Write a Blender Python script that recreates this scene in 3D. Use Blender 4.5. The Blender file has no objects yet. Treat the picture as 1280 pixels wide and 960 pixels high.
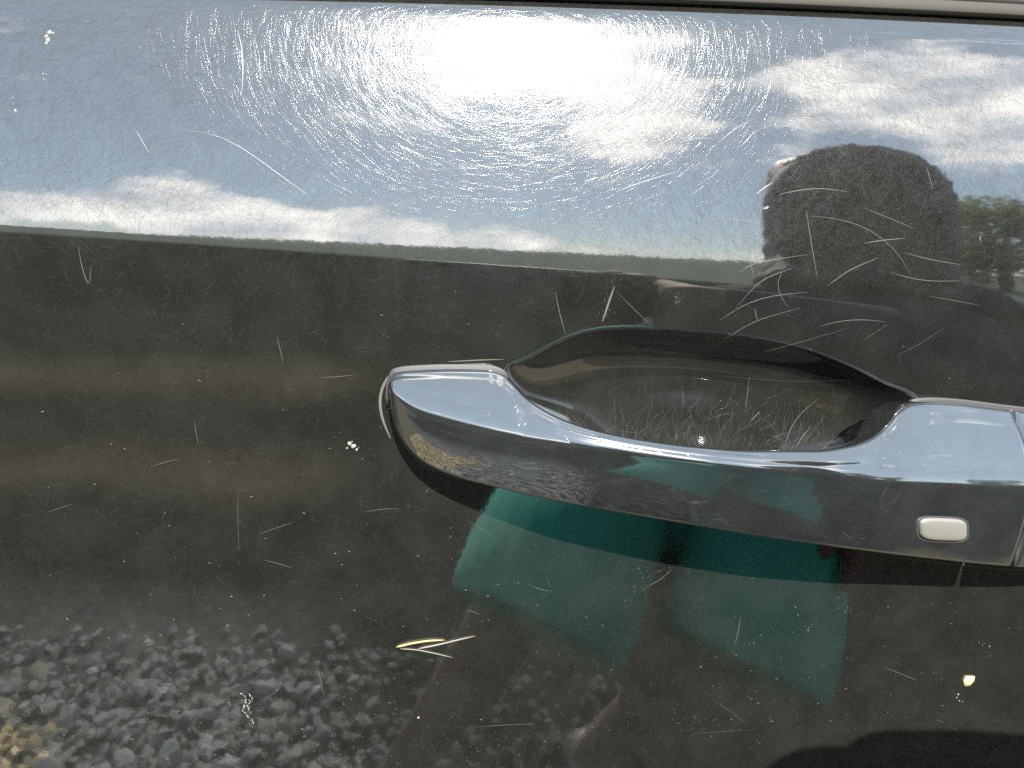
import bpy, bmesh, math, random
import numpy as np
from mathutils import Vector
from mathutils.bvhtree import BVHTree
R = math.radians
scene = bpy.context.scene
COL = scene.collection

# ------------------------------------------------------------------ camera
CAM = np.array([0.0, -0.26, 0.92])
YAW, PITCH, F = R(8.0), R(2.0), 1000.0          # focal length in photo pixels (1280 wide)
fwd = np.array([math.sin(YAW)*math.cos(PITCH), math.cos(YAW)*math.cos(PITCH), -math.sin(PITCH)])
rgt = np.array([math.cos(YAW), -math.sin(YAW), 0.0])
upv = np.cross(rgt, fwd)
cam_d = bpy.data.cameras.new('camera'); cam = bpy.data.objects.new('camera', cam_d); COL.objects.link(cam)
cam.location = CAM
cam.rotation_euler = (math.pi/2 - PITCH, 0, -YAW)
cam_d.sensor_width = 36; cam_d.lens = 36*F/1280
cam_d.clip_start = 0.01; cam_d.clip_end = 2000
scene.camera = cam

# ------------------------------------------------------------------ light
SUN_EL, SUN_AZ = R(30.5), R(8.0)                # azimuth measured from -Y (out of the door) towards +X
SUN_DIR = np.array([math.sin(SUN_AZ)*math.cos(SUN_EL), -math.cos(SUN_AZ)*math.cos(SUN_EL), math.sin(SUN_EL)])
scene.view_settings.view_transform = 'Standard'; scene.view_settings.look = 'None'
scene.view_settings.exposure = 2.0; scene.view_settings.gamma = 1.0
sl = bpy.data.lights.new('sun', 'SUN'); sl.energy = 5.0; sl.angle = R(0.53); sl.color = (1.0, 0.95, 0.87)
sun = bpy.data.objects.new('sun', sl); COL.objects.link(sun)
sun.rotation_euler = Vector(-SUN_DIR).to_track_quat('-Z', 'Y').to_euler()
sun.location = (1.5, -4, 4)

W = bpy.data.worlds.new('World'); scene.world = W; W.use_nodes = True
nt = W.node_tree; nt.nodes.clear()
def wn(t, **k):
    n = nt.nodes.new(t)
    for a, b in k.items(): setattr(n, a, b)
    return n
def wm(op, a, b=None, c=None):
    n = wn('ShaderNodeMath', operation=op)
    for i, v in enumerate((a, b, c)):
        if v is None: continue
        if isinstance(v, (int, float)): n.inputs[i].default_value = v
        else: nt.links.new(v, n.inputs[i])
    return n.outputs[0]
sky = wn('ShaderNodeTexSky', sky_type='NISHITA'); sky.sun_disc = False
sky.sun_elevation = SUN_EL; sky.sun_rotation = math.pi - SUN_AZ; sky.dust_density = 0.15; sky.air_density = 0.8; sky.ozone_density = 1.6; sky.altitude = 1200
tc = wn('ShaderNodeTexCoord'); sep = wn('ShaderNodeSeparateXYZ'); nt.links.new(tc.outputs['Generated'], sep.inputs[0])
el = wm('MULTIPLY', wm('ARCSINE', sep.outputs[2]), 57.2958)
az = wm('MULTIPLY', wm('ARCTAN2', sep.outputs[0], wm('MULTIPLY', sep.outputs[1], -1.0)), 57.2958)
def blob(a0, e0, sa, se, amp):
    u = wm('DIVIDE', wm('SUBTRACT', az, a0), sa); v = wm('DIVIDE', wm('SUBTRACT', el, e0), se)
    return wm('MULTIPLY', wm('EXPONENT', wm('MULTIPLY', wm('ADD', wm('MULTIPLY', u, u), wm('MULTIPLY', v, v)), -1.0)), amp)
CLOUDS = [(-20, 3.0, 11, 3.3, .84), (-6, 1.8, 10, 2.3, .70), (5, .6, 9, 1.2, .55), (40, 22, 10, 6.4, .88), (45, 15, 5.5, 4, .66), (33, 25, 6, 2.4, .58), (18, 22, 6, 7.5, .74), (8, 31, 10, 8, .56), (15, 15, 3.5, 3, .42),
          (32.6, 18.8, 3.0, 1.2, .40), (0, 80, 300, 9, .5), (-60, 6, 20, 4, .5), (-110, 9, 25, 4, .5), (95, 9, 25, 5, .5), (150, 8, 30, 5, .5)]  # the overhead cloud is added, to draw a white line along the handle's upper edge
acc = None
for c in CLOUDS:
    b = blob(*c); acc = b if acc is None else wm('ADD', acc, b)
mp = wn('ShaderNodeMapping'); mp.inputs['Scale'].default_value = (1, 1, 2.2); nt.links.new(tc.outputs['Generated'], mp.inputs[0])
nz = wn('ShaderNodeTexNoise'); nz.inputs['Scale'].default_value = 7.0; nz.inputs['Detail'].default_value = 8; nz.inputs['Roughness'].default_value = .58
nt.links.new(mp.outputs[0], nz.inputs['Vector'])
dens = wm('ADD', wm('MULTIPLY_ADD', nz.outputs[0], 2.0, -.70), acc)
mr = wn('ShaderNodeMapRange', interpolation_type='SMOOTHSTEP'); nt.links.new(dens, mr.inputs[0])
mr.inputs[1].default_value = .50; mr.inputs[2].default_value = .88; mr.inputs[4].default_value = .92
nz2 = wn('ShaderNodeTexNoise'); nz2.inputs['Scale'].default_value = 9; nz2.inputs['Detail'].default_value = 5
nt.links.new(mp.outputs[0], nz2.inputs['Vector'])
rc = wn('ShaderNodeValToRGB'); nt.links.new(nz2.outputs[0], rc.inputs[0])
rc.color_ramp.elements[0].position = .35; rc.color_ramp.elements[0].color = (7.4, 7.9, 8.6, 1)
rc.color_ramp.elements[1].position = .62; rc.color_ramp.elements[1].color = (15.0, 14.6, 13.8, 1)
mx = wn('ShaderNodeMix', data_type='RGBA'); nt.links.new(mr.outputs[0], mx.inputs[0])
veil = wn('ShaderNodeMix', data_type='RGBA'); veil.inputs[0].default_value = .66; veil.inputs[7].default_value = (4.8, 5.75, 6.5, 1)   # thin high haze
nt.links.new(sky.outputs[0], veil.inputs[6]); nt.links.new(veil.outputs[2], mx.inputs[6]); nt.links.new(rc.outputs[0], mx.inputs[7])
bg = wn('ShaderNodeBackground'); bg.inputs[1].default_value = 0.092; nt.links.new(mx.outputs[2], bg.inputs[0])
ow = wn('ShaderNodeOutputWorld'); nt.links.new(bg.outputs[0], ow.inputs[0])

scene.cycles.use_denoising = False; scene.cycles.sample_clamp_direct = 12
scene.cycles.max_bounces = 8; scene.cycles.glossy_bounces = 6
scene.cycles.sample_clamp_indirect = 8

# ------------------------------------------------------------------ helpers
def ray(px, py):
    px = np.asarray(px, float); py = np.asarray(py, float)
    d = fwd + ((px-640)/F)[..., None]*rgt + ((480-py)/F)[..., None]*upv
    return d/np.linalg.norm(d, axis=-1, keepdims=True)
def on_plane(px, py, y=0.0):
    d = ray(px, py); t = (y-CAM[1])/d[..., 1]
    return CAM + d*t[..., None]
def thing(name, label, cat, loc=(0, 0, 0), group=None):
    o = bpy.data.objects.new(name, None); COL.objects.link(o); o.location = loc
    o.empty_display_size = .05; o['label'] = label; o['category'] = cat
    if group: o['group'] = group
    return o
def tag(o, label=None, cat=None, group=None, kind=None):
    for k, v in (('label', label), ('category', cat), ('group', group), ('kind', kind)):
        if v: o[k] = v
    return o
def mesh(name, verts, faces, mat, parent=None, smooth=True, normals=None):
    me = bpy.data.meshes.new(name)
    verts = np.asarray(verts, float)
    if isinstance(faces, np.ndarray) and faces.ndim == 2:
        n, k = faces.shape
        me.vertices.add(len(verts)); me.vertices.foreach_set('co', verts.ravel())
        me.loops.add(n*k); me.loops.foreach_set('vertex_index', faces.ravel().astype(np.int32))
        me.polygons.add(n); me.polygons.foreach_set('loop_start', np.arange(0, n*k, k, dtype=np.int32))
        me.update(calc_edges=True); me.validate()
    else:
        me.from_pydata([tuple(v) for v in verts], [], [tuple(f) for f in faces]); me.update()
    me.polygons.foreach_set('use_smooth', [smooth]*len(me.polygons))
    if mat: me.materials.append(mat)
    o = bpy.data.objects.new(name, me); COL.objects.link(o)
    if parent is not None:
        o.parent = parent
        o.matrix_parent_inverse = world_of(parent).inverted()
    if normals is not None: me.normals_split_custom_set_from_vertices(np.asarray(normals).tolist())
    return o
from mathutils import Matrix
def world_of(o):
    m = Matrix.LocRotScale(o.location, o.rotation_euler, o.scale)
    return world_of(o.parent) @ o.matrix_parent_inverse @ m if o.parent else m
def grid_faces(nr, nc, closed=False):
    i = np.arange(nr-1)[:, None]; j = np.arange(nc if closed else nc-1)[None, :]
    j2 = (j+1) % nc
    a = i*nc+j; b = i*nc+j2; c = (i+1)*nc+j2; d = (i+1)*nc+j
    return np.stack([a, b, c, d], -1).reshape(-1, 4)
def P(name, base=(.5, .5, .5), rough=.5, metal=0, ior=1.5, coat=0, crough=.03, cior=1.5):
    m = bpy.data.materials.new(name); m.use_nodes = True
    b = m.node_tree.nodes['Principled BSDF']
    b.inputs['Base Color'].default_value = (*base, 1); b.inputs['Roughness'].default_value = rough
    b.inputs['Metallic'].default_value = metal; b.inputs['IOR'].default_value = ior
    b.inputs['Coat Weight'].default_value = coat; b.inputs['Coat Roughness'].default_value = crough; b.inputs['Coat IOR'].default_value = cior
    return m
def nn(m, t, **k):
    n = m.node_tree.nodes.new(t)
    for a, b in k.items():
        if a in n.inputs: n.inputs[a].default_value = b
        else: setattr(n, a, b)
    return n
def lk(m, a, b): m.node_tree.links.new(a, b)
def bsdf(m): return m.node_tree.nodes['Principled BSDF']
def objco(m, scale=(1, 1, 1)):
    t = nn(m, 'ShaderNodeTexCoord'); mp = nn(m, 'ShaderNodeMapping', Scale=scale); lk(m, t.outputs['Object'], mp.inputs[0]); return mp.outputs[0]

# ------------------------------------------------------------------ materials
def paint(name, base, crough=.032, cior=2.55, rough=.25, spec=.03):
    m = P(name, base, rough, 0, 1.45, 1.0, crough, cior)
    bsdf(m).inputs['Specular IOR Level'].default_value = spec
    b = bsdf(m)
    co = objco(m)
    n1 = nn(m, 'ShaderNodeTexNoise', Scale=260.0, Detail=2.0); lk(m, co, n1.inputs['Vector'])
    n2 = nn(m, 'ShaderNodeTexNoise', Scale=70.0, Detail=7.0); lk(m, co, n2.inputs['Vector'])
    # dust film: uneven, slightly brown
    rp = nn(m, 'ShaderNodeValToRGB'); lk(m, n2.outputs[0], rp.inputs[0])
    rp.color_ramp.elements[0].position = .35; rp.color_ramp.elements[0].color = (*[c*.78 for c in base], 1)
    rp.color_ramp.elements[1].position = .75; rp.color_ramp.elements[1].color = (*[c*1.32 for c in base], 1)
    lk(m, rp.outputs[0], b.inputs['Base Color'])
    bp = nn(m, 'ShaderNodeBump', Strength=.018, Distance=.0004); lk(m, n1.outputs[0], bp.inputs['Height'])
    lk(m, bp.outputs[0], b.inputs['Coat Normal'])
    return m
M = {}
M['paint'] = paint('black_car_paint', (.0076, .0079, .0071))
M['recess_paint'] = paint('worn_recess_paint', (.0105, .0106, .0096), .06, 2.2, .3, .05)
M['handle_paint'] = paint('handle_paint', (.0100, .0116, .0124), .045, 2.6, .22, .12)
M['gasket'] = P('black_rubber', (.02, .02, .02), .55)
M['pad'] = P('satin_silver', (.135, .132, .12), .45, .25)
M['trim'] = P('satin_trim', (.036, .034, .030), .65)
bsdf(M['trim']).inputs['Specular IOR Level'].default_value = .15
M['trim_black'] = P('trim_rubber', (.012, .012, .012), .6)
M['glass'] = P('dark_glass', (.01, .012, .012), .02, 0, 1.5)
M['scratch'] = P('paint_scratch', (.03, .03, .029), .19, 0, 1.75)
M['dust'] = P('dust', (.12, .117, .10), .9)
M['straw'] = P('dry_straw', (.22, .18, .075), .6)
M['lime'] = P('dried_splash', (.16, .156, .14), .9)

# ------------------------------------------------------------------ the door's outer surface, y = -g(x, z)
def fit(pts, deg):
    q = on_plane([p[0] for p in pts], [p[1] for p in pts]); return np.polyfit(q[:, 0], q[:, 2], deg)
CRE = fit([(0, 279), (350, 303), (720, 336), (1000, 361), (1280, 385)], 2)
TOP = fit([(0, -25), (440, -12), (860, 1), (1280, 14)], 2)
def zcrease(x): xc = np.clip(x, -.3, .45); return np.polyval(CRE, xc)+(x-xc)*-.09
def ztop(x): xc = np.clip(x, -.3, .45); return np.polyval(TOP, xc)+(x-xc)*-.03
def tilt_up(w):                                  # degrees the skin faces upwards, from crease (0) to window line (1)
    t = -4.2 + 11.2*np.clip(w, 0, 1)**1.15
    return t + 26*np.clip((w-.90)/.10, 0, 1)**1.6
def tilt_low(v):                                 # v metres below the crease
    return -4.2 - 3.4*np.clip(v/.004, 0, 1) + 6.0*np.clip((v-.22)/.4, 0, 1)
_w = np.linspace(0, 1.02, 800); _gu = np.concatenate([[0], np.cumsum(-np.tan(np.radians(tilt_up((_w[1:]+_w[:-1])/2)))*np.diff(_w))])
_v = np.concatenate([np.linspace(0, .02, 400), np.linspace(.0202, 1.0, 2000)])
_gl = np.concatenate([[0], np.cumsum(np.tan(np.radians(tilt_low((_v[1:]+_v[:-1])/2)))*np.diff(_v))])
def skin(x, z):                                  # outward offset of the skin without the recess
    x = np.asarray(x, float); z = np.asarray(z, float)
    zc = zcrease(x); L = ztop(x)-zc
    up = np.interp((z-zc)/L, _w, _gu)*L
    lo = np.interp(zc-z, _v, _gl)
    return np.where(z >= zc, up, lo) - .12*np.maximum(np.abs(x-.05)-.0, 0)**2
def hit(px, py, h=0.0):                          # pixel ray to the skin raised by h
    px, py, h = np.broadcast_arrays(np.asarray(px, float), np.asarray(py, float), np.asarray(h, float))
    d = ray(px, py); t = -CAM[1]/d[..., 1]
    for _ in range(12):
        p = CAM + d*t[..., None]
        err = p[..., 1] + skin(p[..., 0], p[..., 2]) + h
        t = t - err/d[..., 1]
    return CAM + d*t[..., None]
def skin_normal(x, z, f=None, e=1e-4):
    f = f or skin
    gx = (f(x+e, z)-f(x-e, z))/(2*e); gz = (f(x, z+e)-f(x, z-e))/(2*e)
    n = np.stack([-gx, -np.ones_like(gx), -gz], -1)
    # outward is -y: surface y = -g ; normal ~ (-dg/dx, -1, -dg/dz)
    return n/np.linalg.norm(n, axis=-1, keepdims=True)

# recess outline
def smooth_closed(pts, n=240):
    p = np.asarray(pts, float); m = len(p); out = []
    for i in range(m):
        a, b, c, d = p[i-1], p[i], p[(i+1) % m], p[(i+2) % m]
        for t in np.linspace(0, 1, n//m, endpoint=False):
            out.append(.5*((2*b)+(-a+c)*t+(2*a-5*b+4*c-d)*t*t+(-a+3*b-3*c+d)*t**3))
    return np.array(out)
CUP_PX = smooth_closed([(632, 464), (660, 449), (692, 432), (730, 417), (775, 412), (850, 414), (940, 423), (1010, 438), (1065, 459), (1105, 479), (1148, 500),
                        (1155, 545), (1125, 595), (1040, 630), (900, 640), (760, 615), (685, 565), (645, 510)])
_c = hit(CUP_PX[:, 0], CUP_PX[:, 1]); CUP = _c[:, [0, 2]]
def sdf(x, z):                                   # positive inside
    a = CUP; b = np.roll(CUP, -1, 0)
    sh = np.shape(x); q = np.stack([np.ravel(x), np.ravel(z)], -1)
    dmin = np.full(len(q), 9.0); ins = np.zeros(len(q), bool)
    for A, B in zip(a, b):
        ab = B-A; t = np.clip(((q-A) @ ab)/(ab @ ab), 0, 1)
        dmin = np.minimum(dmin, np.linalg.norm(q-A-t[:, None]*ab, axis=1))
        c = (A[1] > q[:, 1]) != (B[1] > q[:, 1])
        with np.errstate(divide='ignore', invalid='ignore'):
            ins ^= c & (q[:, 0] < (B[0]-A[0])*(q[:, 1]-A[1])/(B[1]-A[1])+A[0])
    return np.where(ins, dmin, -dmin).reshape(sh)
CUP_D = .0175
def seg(*parts):
    out = []
    for a, b, st in parts: out.append(np.arange(a, b, st))
    return np.unique(np.concatenate(out+[[parts[-1][1]]]))
xs = seg((-1.0, -.16, .02), (-.16, CUP[:, 0].min()-.004, .0012), (CUP[:, 0].min()-.004, CUP[:, 0].max()+.004, .0004), (CUP[:, 0].max()+.004, .30, .0012), (.30, 1.0, .02))
wz = np.concatenate([np.linspace(0, .06, 22, endpoint=False), np.linspace(.06, .88, 90, endpoint=False), np.linspace(.88, 1.02, 40)])
vmid0 = float((zcrease(CUP[:, 0])-CUP[:, 1]).min()); vmid1 = float((zcrease(CUP[:, 0])-CUP[:, 1]).max())
vz = np.concatenate([np.arange(.0004, .006, .0004), np.arange(.006, vmid0-.003, .001), np.arange(vmid0-.003, vmid1+.003, .0004), np.arange(vmid1+.003, .24, .0015), np.arange(.24, .62, .02)])
X = np.tile(xs, (len(wz)+len(vz), 1))
ZC = zcrease(xs); L = ztop(xs)-ZC
Z = np.concatenate([ZC-vz[::-1][:, None], ZC+wz[:, None]*L])
G = skin(X, Z)
S = np.full(X.shape, -1.0)
jc = np.where((xs > CUP[:, 0].min()-.012) & (xs < CUP[:, 0].max()+.012))[0]
ic = np.where((Z.max(1) > CUP[:, 1].min()-.03) & (Z.min(1) < CUP[:, 1].max()+.02))[0]
sl_ = np.ix_(ic, jc)
S[sl_] = sdf(X[sl_], Z[sl_])
D = np.zeros(X.shape)
ins = S[sl_] > 0; phi = np.where(ins, np.maximum(S[sl_], 0)*.01, 0.0)
for lvl in (8, 4, 2, 1):                          # coarse to fine relaxation of a membrane
    sub_ins = ins[::lvl, ::lvl]; f_ = phi[::lvl, ::lvl].copy(); hh = (.0004*lvl)**2
    for _ in range(1500 if lvl > 1 else 900):
        n_ = f_.copy(); n_[1:-1, 1:-1] = .25*(f_[:-2, 1:-1]+f_[2:, 1:-1]+f_[1:-1, :-2]+f_[1:-1, 2:]+hh); f_ = np.where(sub_ins, n_, 0)
    if lvl > 1:
        up_ = np.repeat(np.repeat(f_, lvl, 0), lvl, 1)[:phi.shape[0], :phi.shape[1]]
        for _ in range(lvl): up_ = .25*(np.roll(up_, 1, 0)+np.roll(up_, -1, 0)+np.roll(up_, 1, 1)+np.roll(up_, -1, 1))
        phi = np.where(ins, up_, 0)
    else: phi = f_
def blur(a, n):
    for _ in range(n):
        a = a.copy(); a[1:-1] = (a[:-2]+2*a[1:-1]+a[2:])/4; a[:, 1:-1] = (a[:, :-2]+2*a[:, 1:-1]+a[:, 2:])/4
    return a
q_ = np.clip(phi/phi.max(), 0, 1)
D[sl_] = blur(CUP_D*(1-(1-q_)**2), 3)
NRM = skin_normal(X, Z)
# add the recess' slope to the analytic normal
def grad(a):
    xi = X; gx = np.zeros_like(a); gz = np.zeros_like(a)
    # curvilinear grid: d/di, d/dj
    ai = np.gradient(a, axis=0); aj = np.gradient(a, axis=1); zi = np.gradient(Z, axis=0); zj = np.gradient(Z, axis=1); xj = np.gradient(X, axis=1)
    gz = ai/zi; gx = (aj-gz*zj)/xj
    return gx, gz
gx, gz = grad(D)
Nn = NRM/(-NRM[..., 1:2]); Nn = Nn + np.stack([gx, np.zeros_like(gx), gz], -1); Nn /= np.linalg.norm(Nn, axis=-1, keepdims=True)
V = np.stack([X, -(G-D), Z], -1)
FA = grid_faces(*X.shape)
inside = (S.ravel()[FA] > .0004).all(1)

door = thing('car_door', 'black car door, scratched and dusty, with a pull handle below its crease', 'car door', (0.05, 0, .3))
def submesh(name, sel, mat, parent):
    f = FA[sel]; used, inv = np.unique(f, return_inverse=True)
    return mesh(name, V.reshape(-1, 3)[used], inv.reshape(-1, 4), mat, parent, True, Nn.reshape(-1, 3)[used])
door_skin = submesh('door_panel', ~inside, M['paint'], door)
recess = submesh('handle_recess', inside, M['recess_paint'], door)

# ------------------------------------------------------------------ belt moulding and window above the door
def strip(name, sections, mat, parent, x0=-1.0, x1=1.0, n=80):
    x = np.linspace(x0, x1, n); zt = ztop(x); g = skin(x, zt)
    rows = []
    for dz, out in sections: rows.append(np.stack([x, -(g+out), zt+dz], -1))
    v = np.stack(rows, 1); f = grid_faces(n, len(sections), True)
    return mesh(name, v.reshape(-1, 3), f, mat, parent)
strip('belt_moulding', [(.0002, -.006), (.0002, .0022), (.0005, .0029), (.0009, .0032), (.0042, .0029), (.0046, .0026), (.0049, .0018), (.0049, -.006)], M['trim'], door)
strip('window_seal', [(.0051, -.008), (.0051, .0006), (.008, .0012), (.0105, -.001), (.0105, -.008)], M['trim_black'], door)
strip('window_glass', [(.0095, -.007), (.30, -.11), (.30, -.114), (.0095, -.011)], M['glass'], door)

# ------------------------------------------------------------------ handle
def curve(pts):
    p = np.asarray(pts, float)
    from numpy import interp
    # monotone-ish cubic (Catmull) through points
    def f(q):
        q = np.clip(np.asarray(q, float), p[0, 0], p[-1, 0])
        m = np.gradient(p[:, 1], p[:, 0])
        d = np.diff(p[:, 1])/np.diff(p[:, 0])
        m = np.concatenate([[d[0]], np.where(d[:-1]*d[1:] > 0, 2*d[:-1]*d[1:]/(d[:-1]+d[1:]+1e-12), 0), [d[-1]]])
        i = np.clip(np.searchsorted(p[:, 0], q, side='right')-1, 0, len(p)-2)
        h = p[i+1, 0]-p[i, 0]; t = (q-p[i, 0])/h
        return (2*t**3-3*t**2+1)*p[i, 1]+(t**3-2*t**2+t)*h*m[i]+(-2*t**3+3*t**2)*p[i+1, 1]+(t**3-t**2)*h*m[i+1]
    return f
T_ = curve([(486, 478), (488, 470), (493, 466), (510, 463), (560, 461), (610, 462), (626, 466), (640, 478), (660, 498), (690, 517), (740, 536), (800, 549), (870, 558), (950, 563),
            (1020, 563), (1065, 557), (1093, 546), (1112, 530), (1126, 514), (1142, 505), (1165, 503), (1265, 513), (1330, 521), (1420, 534), (1460, 548), (1468, 575)])
R_ = curve([(486, 483), (490, 487), (500, 494), (520, 505), (560, 518), (600, 529), (650, 541), (700, 551), (800, 566), (900, 579), (1000, 590), (1100, 598), (1200, 604), (1290, 608), (1400, 615), (1455, 622), (1468, 630)])
B_ = curve([(486, 492), (488, 506), (492, 524), (500, 545), (510, 560), (530, 579), (570, 597), (620, 610), (700, 628), (850, 655), (1000, 679), (1180, 701), (1262, 709), (1340, 713), (1410, 708), (1455, 680), (1468, 650)])
HT = curve([(486, 2), (495, 3.0), (560, 3.5), (620, 4.5), (650, 9), (700, 15), (780, 19), (900, 21.5), (1000, 21.5), (1070, 18), (1110, 10), (1140, 5), (1200, 3.5), (1468, 3)])
HR = curve([(486, 4), (490, 7), (500, 9.5), (520, 11.5), (560, 13.5), (650, 17.5), (750, 21.0), (900, 25.0), (1000, 25.5), (1100, 23.5), (1200, 20.5), (1290, 18), (1400, 14), (1468, 7)])
HB = curve([(486, 3), (490, 5), (500, 7), (520, 9), (560, 11), (650, 14.5), (750, 18), (900, 21.5), (1000, 22), (1100, 20), (1200, 17), (1290, 15), (1400, 11), (1468, 5)])
HX = curve([(486, 0), (500, .3), (560, 3), (650, 6.5), (750, 9), (1100, 9.5), (1200, 7.5), (1290, 6), (1400, 3), (1468, 0)])
def sstep(a, b, x): t = np.clip((x-a)/(b-a), 0, 1); return t*t*(3-2*t)
def quad(a, b, c, n): t = np.linspace(0, 1, n)[:, None]; return (1-t)**2*a+2*t*(1-t)*b+t*t*c
def section(px, endw=0.0, endc=30):
    # closed loop of 3-D points for one station
    def at(y, h):
        q = px + endw*endc*(1-min(1, ((y-610)/100)**2))
        return hit(q, y, h*.001)
    yT, yR, yB = T_(px), R_(px), B_(px); hx = HX(px); hT, hR, hB = HT(px)+hx, HR(px)+hx, HB(px)+hx
    A = at(yT, hT); C = at(yR, hR); E = at(yB, hB)
    free = float(sstep(640, 700, px)*(1-sstep(1085, 1130, px)))
    bt = A.copy(); bt[1] = -skin(bt[0], bt[2]) - .001*(-.0015*1000*(1-free)*0 + free*max(hT-9, 2))
    bt[2] -= .001*free
    be = E.copy(); be[2] += .0012; be[1] = -skin(be[0], be[2]) - .001*free*max(hB-10, 2)
    O = np.array([0, -1.0, 0])
    up = np.array([0, 0, 1.0])
    lT = np.linalg.norm(C-A); lB = np.linalg.norm(E-C)
    rT = min(.0022, .3*lT); rR = min(.0048, .36*lT, .3*lB); rB = min(.0013, .2*lB)
    def toward(p, q, r): d = q-p; n = np.linalg.norm(d); return p+d*min(r/max(n, 1e-9), .45)
    pts = [quad(bt, toward(bt, A, 1e-4), toward(A, bt, rT), 5)]
    pts.append(quad(toward(A, bt, rT), A, toward(A, C, rT), 7))
    a1, c0 = toward(A, C, rT), toward(C, A, rR)
    nrm = np.cross(C-A, [1, 0, 0]); nrm /= np.linalg.norm(nrm)+1e-9
    if nrm[1] > 0: nrm = -nrm
    pts.append(quad(a1, (a1+c0)/2+nrm*lT*.085, c0, 10))
    pts.append(quad(c0, C, toward(C, E, rR), 12))
    c1, e0 = toward(C, E, rR), toward(E, C, rB)
    nrm = np.cross(E-C, [1, 0, 0]); nrm /= np.linalg.norm(nrm)+1e-9
    if nrm[1] > 0: nrm = -nrm
    pts.append(quad(c1, (c1+e0)/2+nrm*lB*.05, e0, 14))
    pts.append(quad(e0, E, toward(E, be, rB), 6))
    pts.append(quad(toward(E, be, rB), (E+be)/2, be, 6))
    out = [pts[0]]
    for q in pts[1:]: out.append(q[1:])
    return np.concatenate(out)
def loft(name, stations, mat, parent, cap=True):
    secs = np.array([section(*s) for s in stations]); n, m = secs.shape[:2]
    f = [tuple(int(i) for i in q) for q in grid_faces(n, m, True)]
    v = list(secs.reshape(-1, 3))
    for k_, row in ((0, 0), (1, n-1)):
        v.append(secs[row].mean(0)); c = len(v)-1
        for j in range(m):
            a, b = row*m+j, row*m+(j+1) % m
            f.append((a, b, c) if k_ else (b, a, c))
    o = mesh(name, v, f, mat, parent)
    bm = bmesh.new(); bm.from_mesh(o.data); bmesh.ops.recalc_face_normals(bm, faces=bm.faces); bm.to_mesh(o.data); bm.free()
    return o
st = [(486+14*t**1.6, 0) for t in np.linspace(0, 1, 14, endpoint=False)]
st += [(q, 0) for q in np.arange(500, 1210, 3.5)]
st += [(q, float(sstep(1205, 1262, q))) for q in np.linspace(1210, 1262, 16)]
handle = loft('door_handle', st, M['handle_paint'], door)
st2 = [(q, 1-float(sstep(1268, 1330, q))) for q in np.linspace(1268, 1330, 14, endpoint=False)] + [(q, 0) for q in np.arange(1330, 1455, 5)] + [(1455+13*(1-(1-t)**1.6), 0) for t in np.linspace(0, 1, 10)]
cap = loft('lock_cover', st2, M['handle_paint'], door)

# ------------------------------------------------------------------ rubber seats under the two feet of the handle
def gasket(pxs):
    top = [(q, T_(q)-5.0) for q in pxs]; bot = [(q, B_(q)+3.0-7*float(sstep(540, 630, q))*(q < 700)) for q in pxs]
    if pxs[0] < 600: ring = top+bot[::-1]+[(pxs[0]-3, 512), (pxs[0]-5, 496), (pxs[0]-4, 480)]
    else: ring = top+bot[::-1]
    ring = np.array([(float(a), float(b)) for a, b in ring]); c = ring.mean(0)
    lay = []
    for sc_, h in ((1.012, -.0004), (1.010, .0002), (1.0, .0005), (.985, .0006), (.5, .0006)):
        q = c+(ring-c)*sc_; lay.append(hit(q[:, 0], q[:, 1], h))
    v = np.array(lay); return v.reshape(-1, 3), grid_faces(len(lay), len(ring), True)
for rng in (np.concatenate([np.linspace(487, 520, 14), np.linspace(528, 634, 24)]), np.linspace(1122, 1462, 50)):
    v, f = gasket(rng); mesh('gasket', v, f, M['gasket'], handle if rng[0] < 600 else cap)

# ------------------------------------------------------------------ touch pad on the grip
dg = bpy.context.evaluated_depsgraph_get()
def bvh(o):
    me = o.data; return BVHTree.FromPolygons([v.co[:] for v in me.vertices], [p.vertices[:] for p in me.polygons])
grip_tree = bvh(handle); cup_tree = bvh(recess)
def on_grip(px, py):
    r = grip_tree.ray_cast(Vector(CAM), Vector(ray(px, py))); return (np.array(r[0]), np.array(r[1])) if r[0] else (None, None)
def dome(name, layers, mat, parent, cx, cy, rx, ry, n=48, ex=4.0, skew=-.05):
    rows = []
    for sc_, h in layers:
        row = []
        for a in np.linspace(0, 2*math.pi, n, endpoint=False):
            ca, sa = math.cos(a), math.sin(a)
            u = math.copysign(abs(ca)**(2/ex), ca)*rx*sc_; w = math.copysign(abs(sa)**(2/ex), sa)*ry*sc_
            p, nrm = on_grip(cx+u, cy+w-skew*u*0+.04*u)
            if nrm[1] > 0: nrm = -nrm
            row.append(p+nrm*h)
        rows.append(row)
    v = np.array(rows); f = [tuple(int(i) for i in q) for q in grid_faces(len(rows), n, True)]
    v = v.reshape(-1, 3); f.append(tuple(range((len(rows)-1)*n, len(rows)*n)))
    o = mesh(name, v, f, mat, parent)
    bm = bmesh.new(); bm.from_mesh(o.data); bmesh.ops.recalc_face_normals(bm, faces=bm.faces); bm.to_mesh(o.data); bm.free()
    return o
pad = dome('touch_pad', [(1.0, -.0003), (1.0, .0004), (.97, .0008), (.90, .00115), (.75, .0013), (.4, .0014), (.1, .0014)], M['pad'], handle, 1177.5, 661, 29.5, 13.8)
tag(pad, 'small silver oval touch pad')
dome('pad_seat', [(1.09, -.0002), (1.09, .00012), (1.06, .00022), (1.0, .0002), (.9, .0001)], M['gasket'], pad, 1178, 662, 30.5, 15.2)

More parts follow.
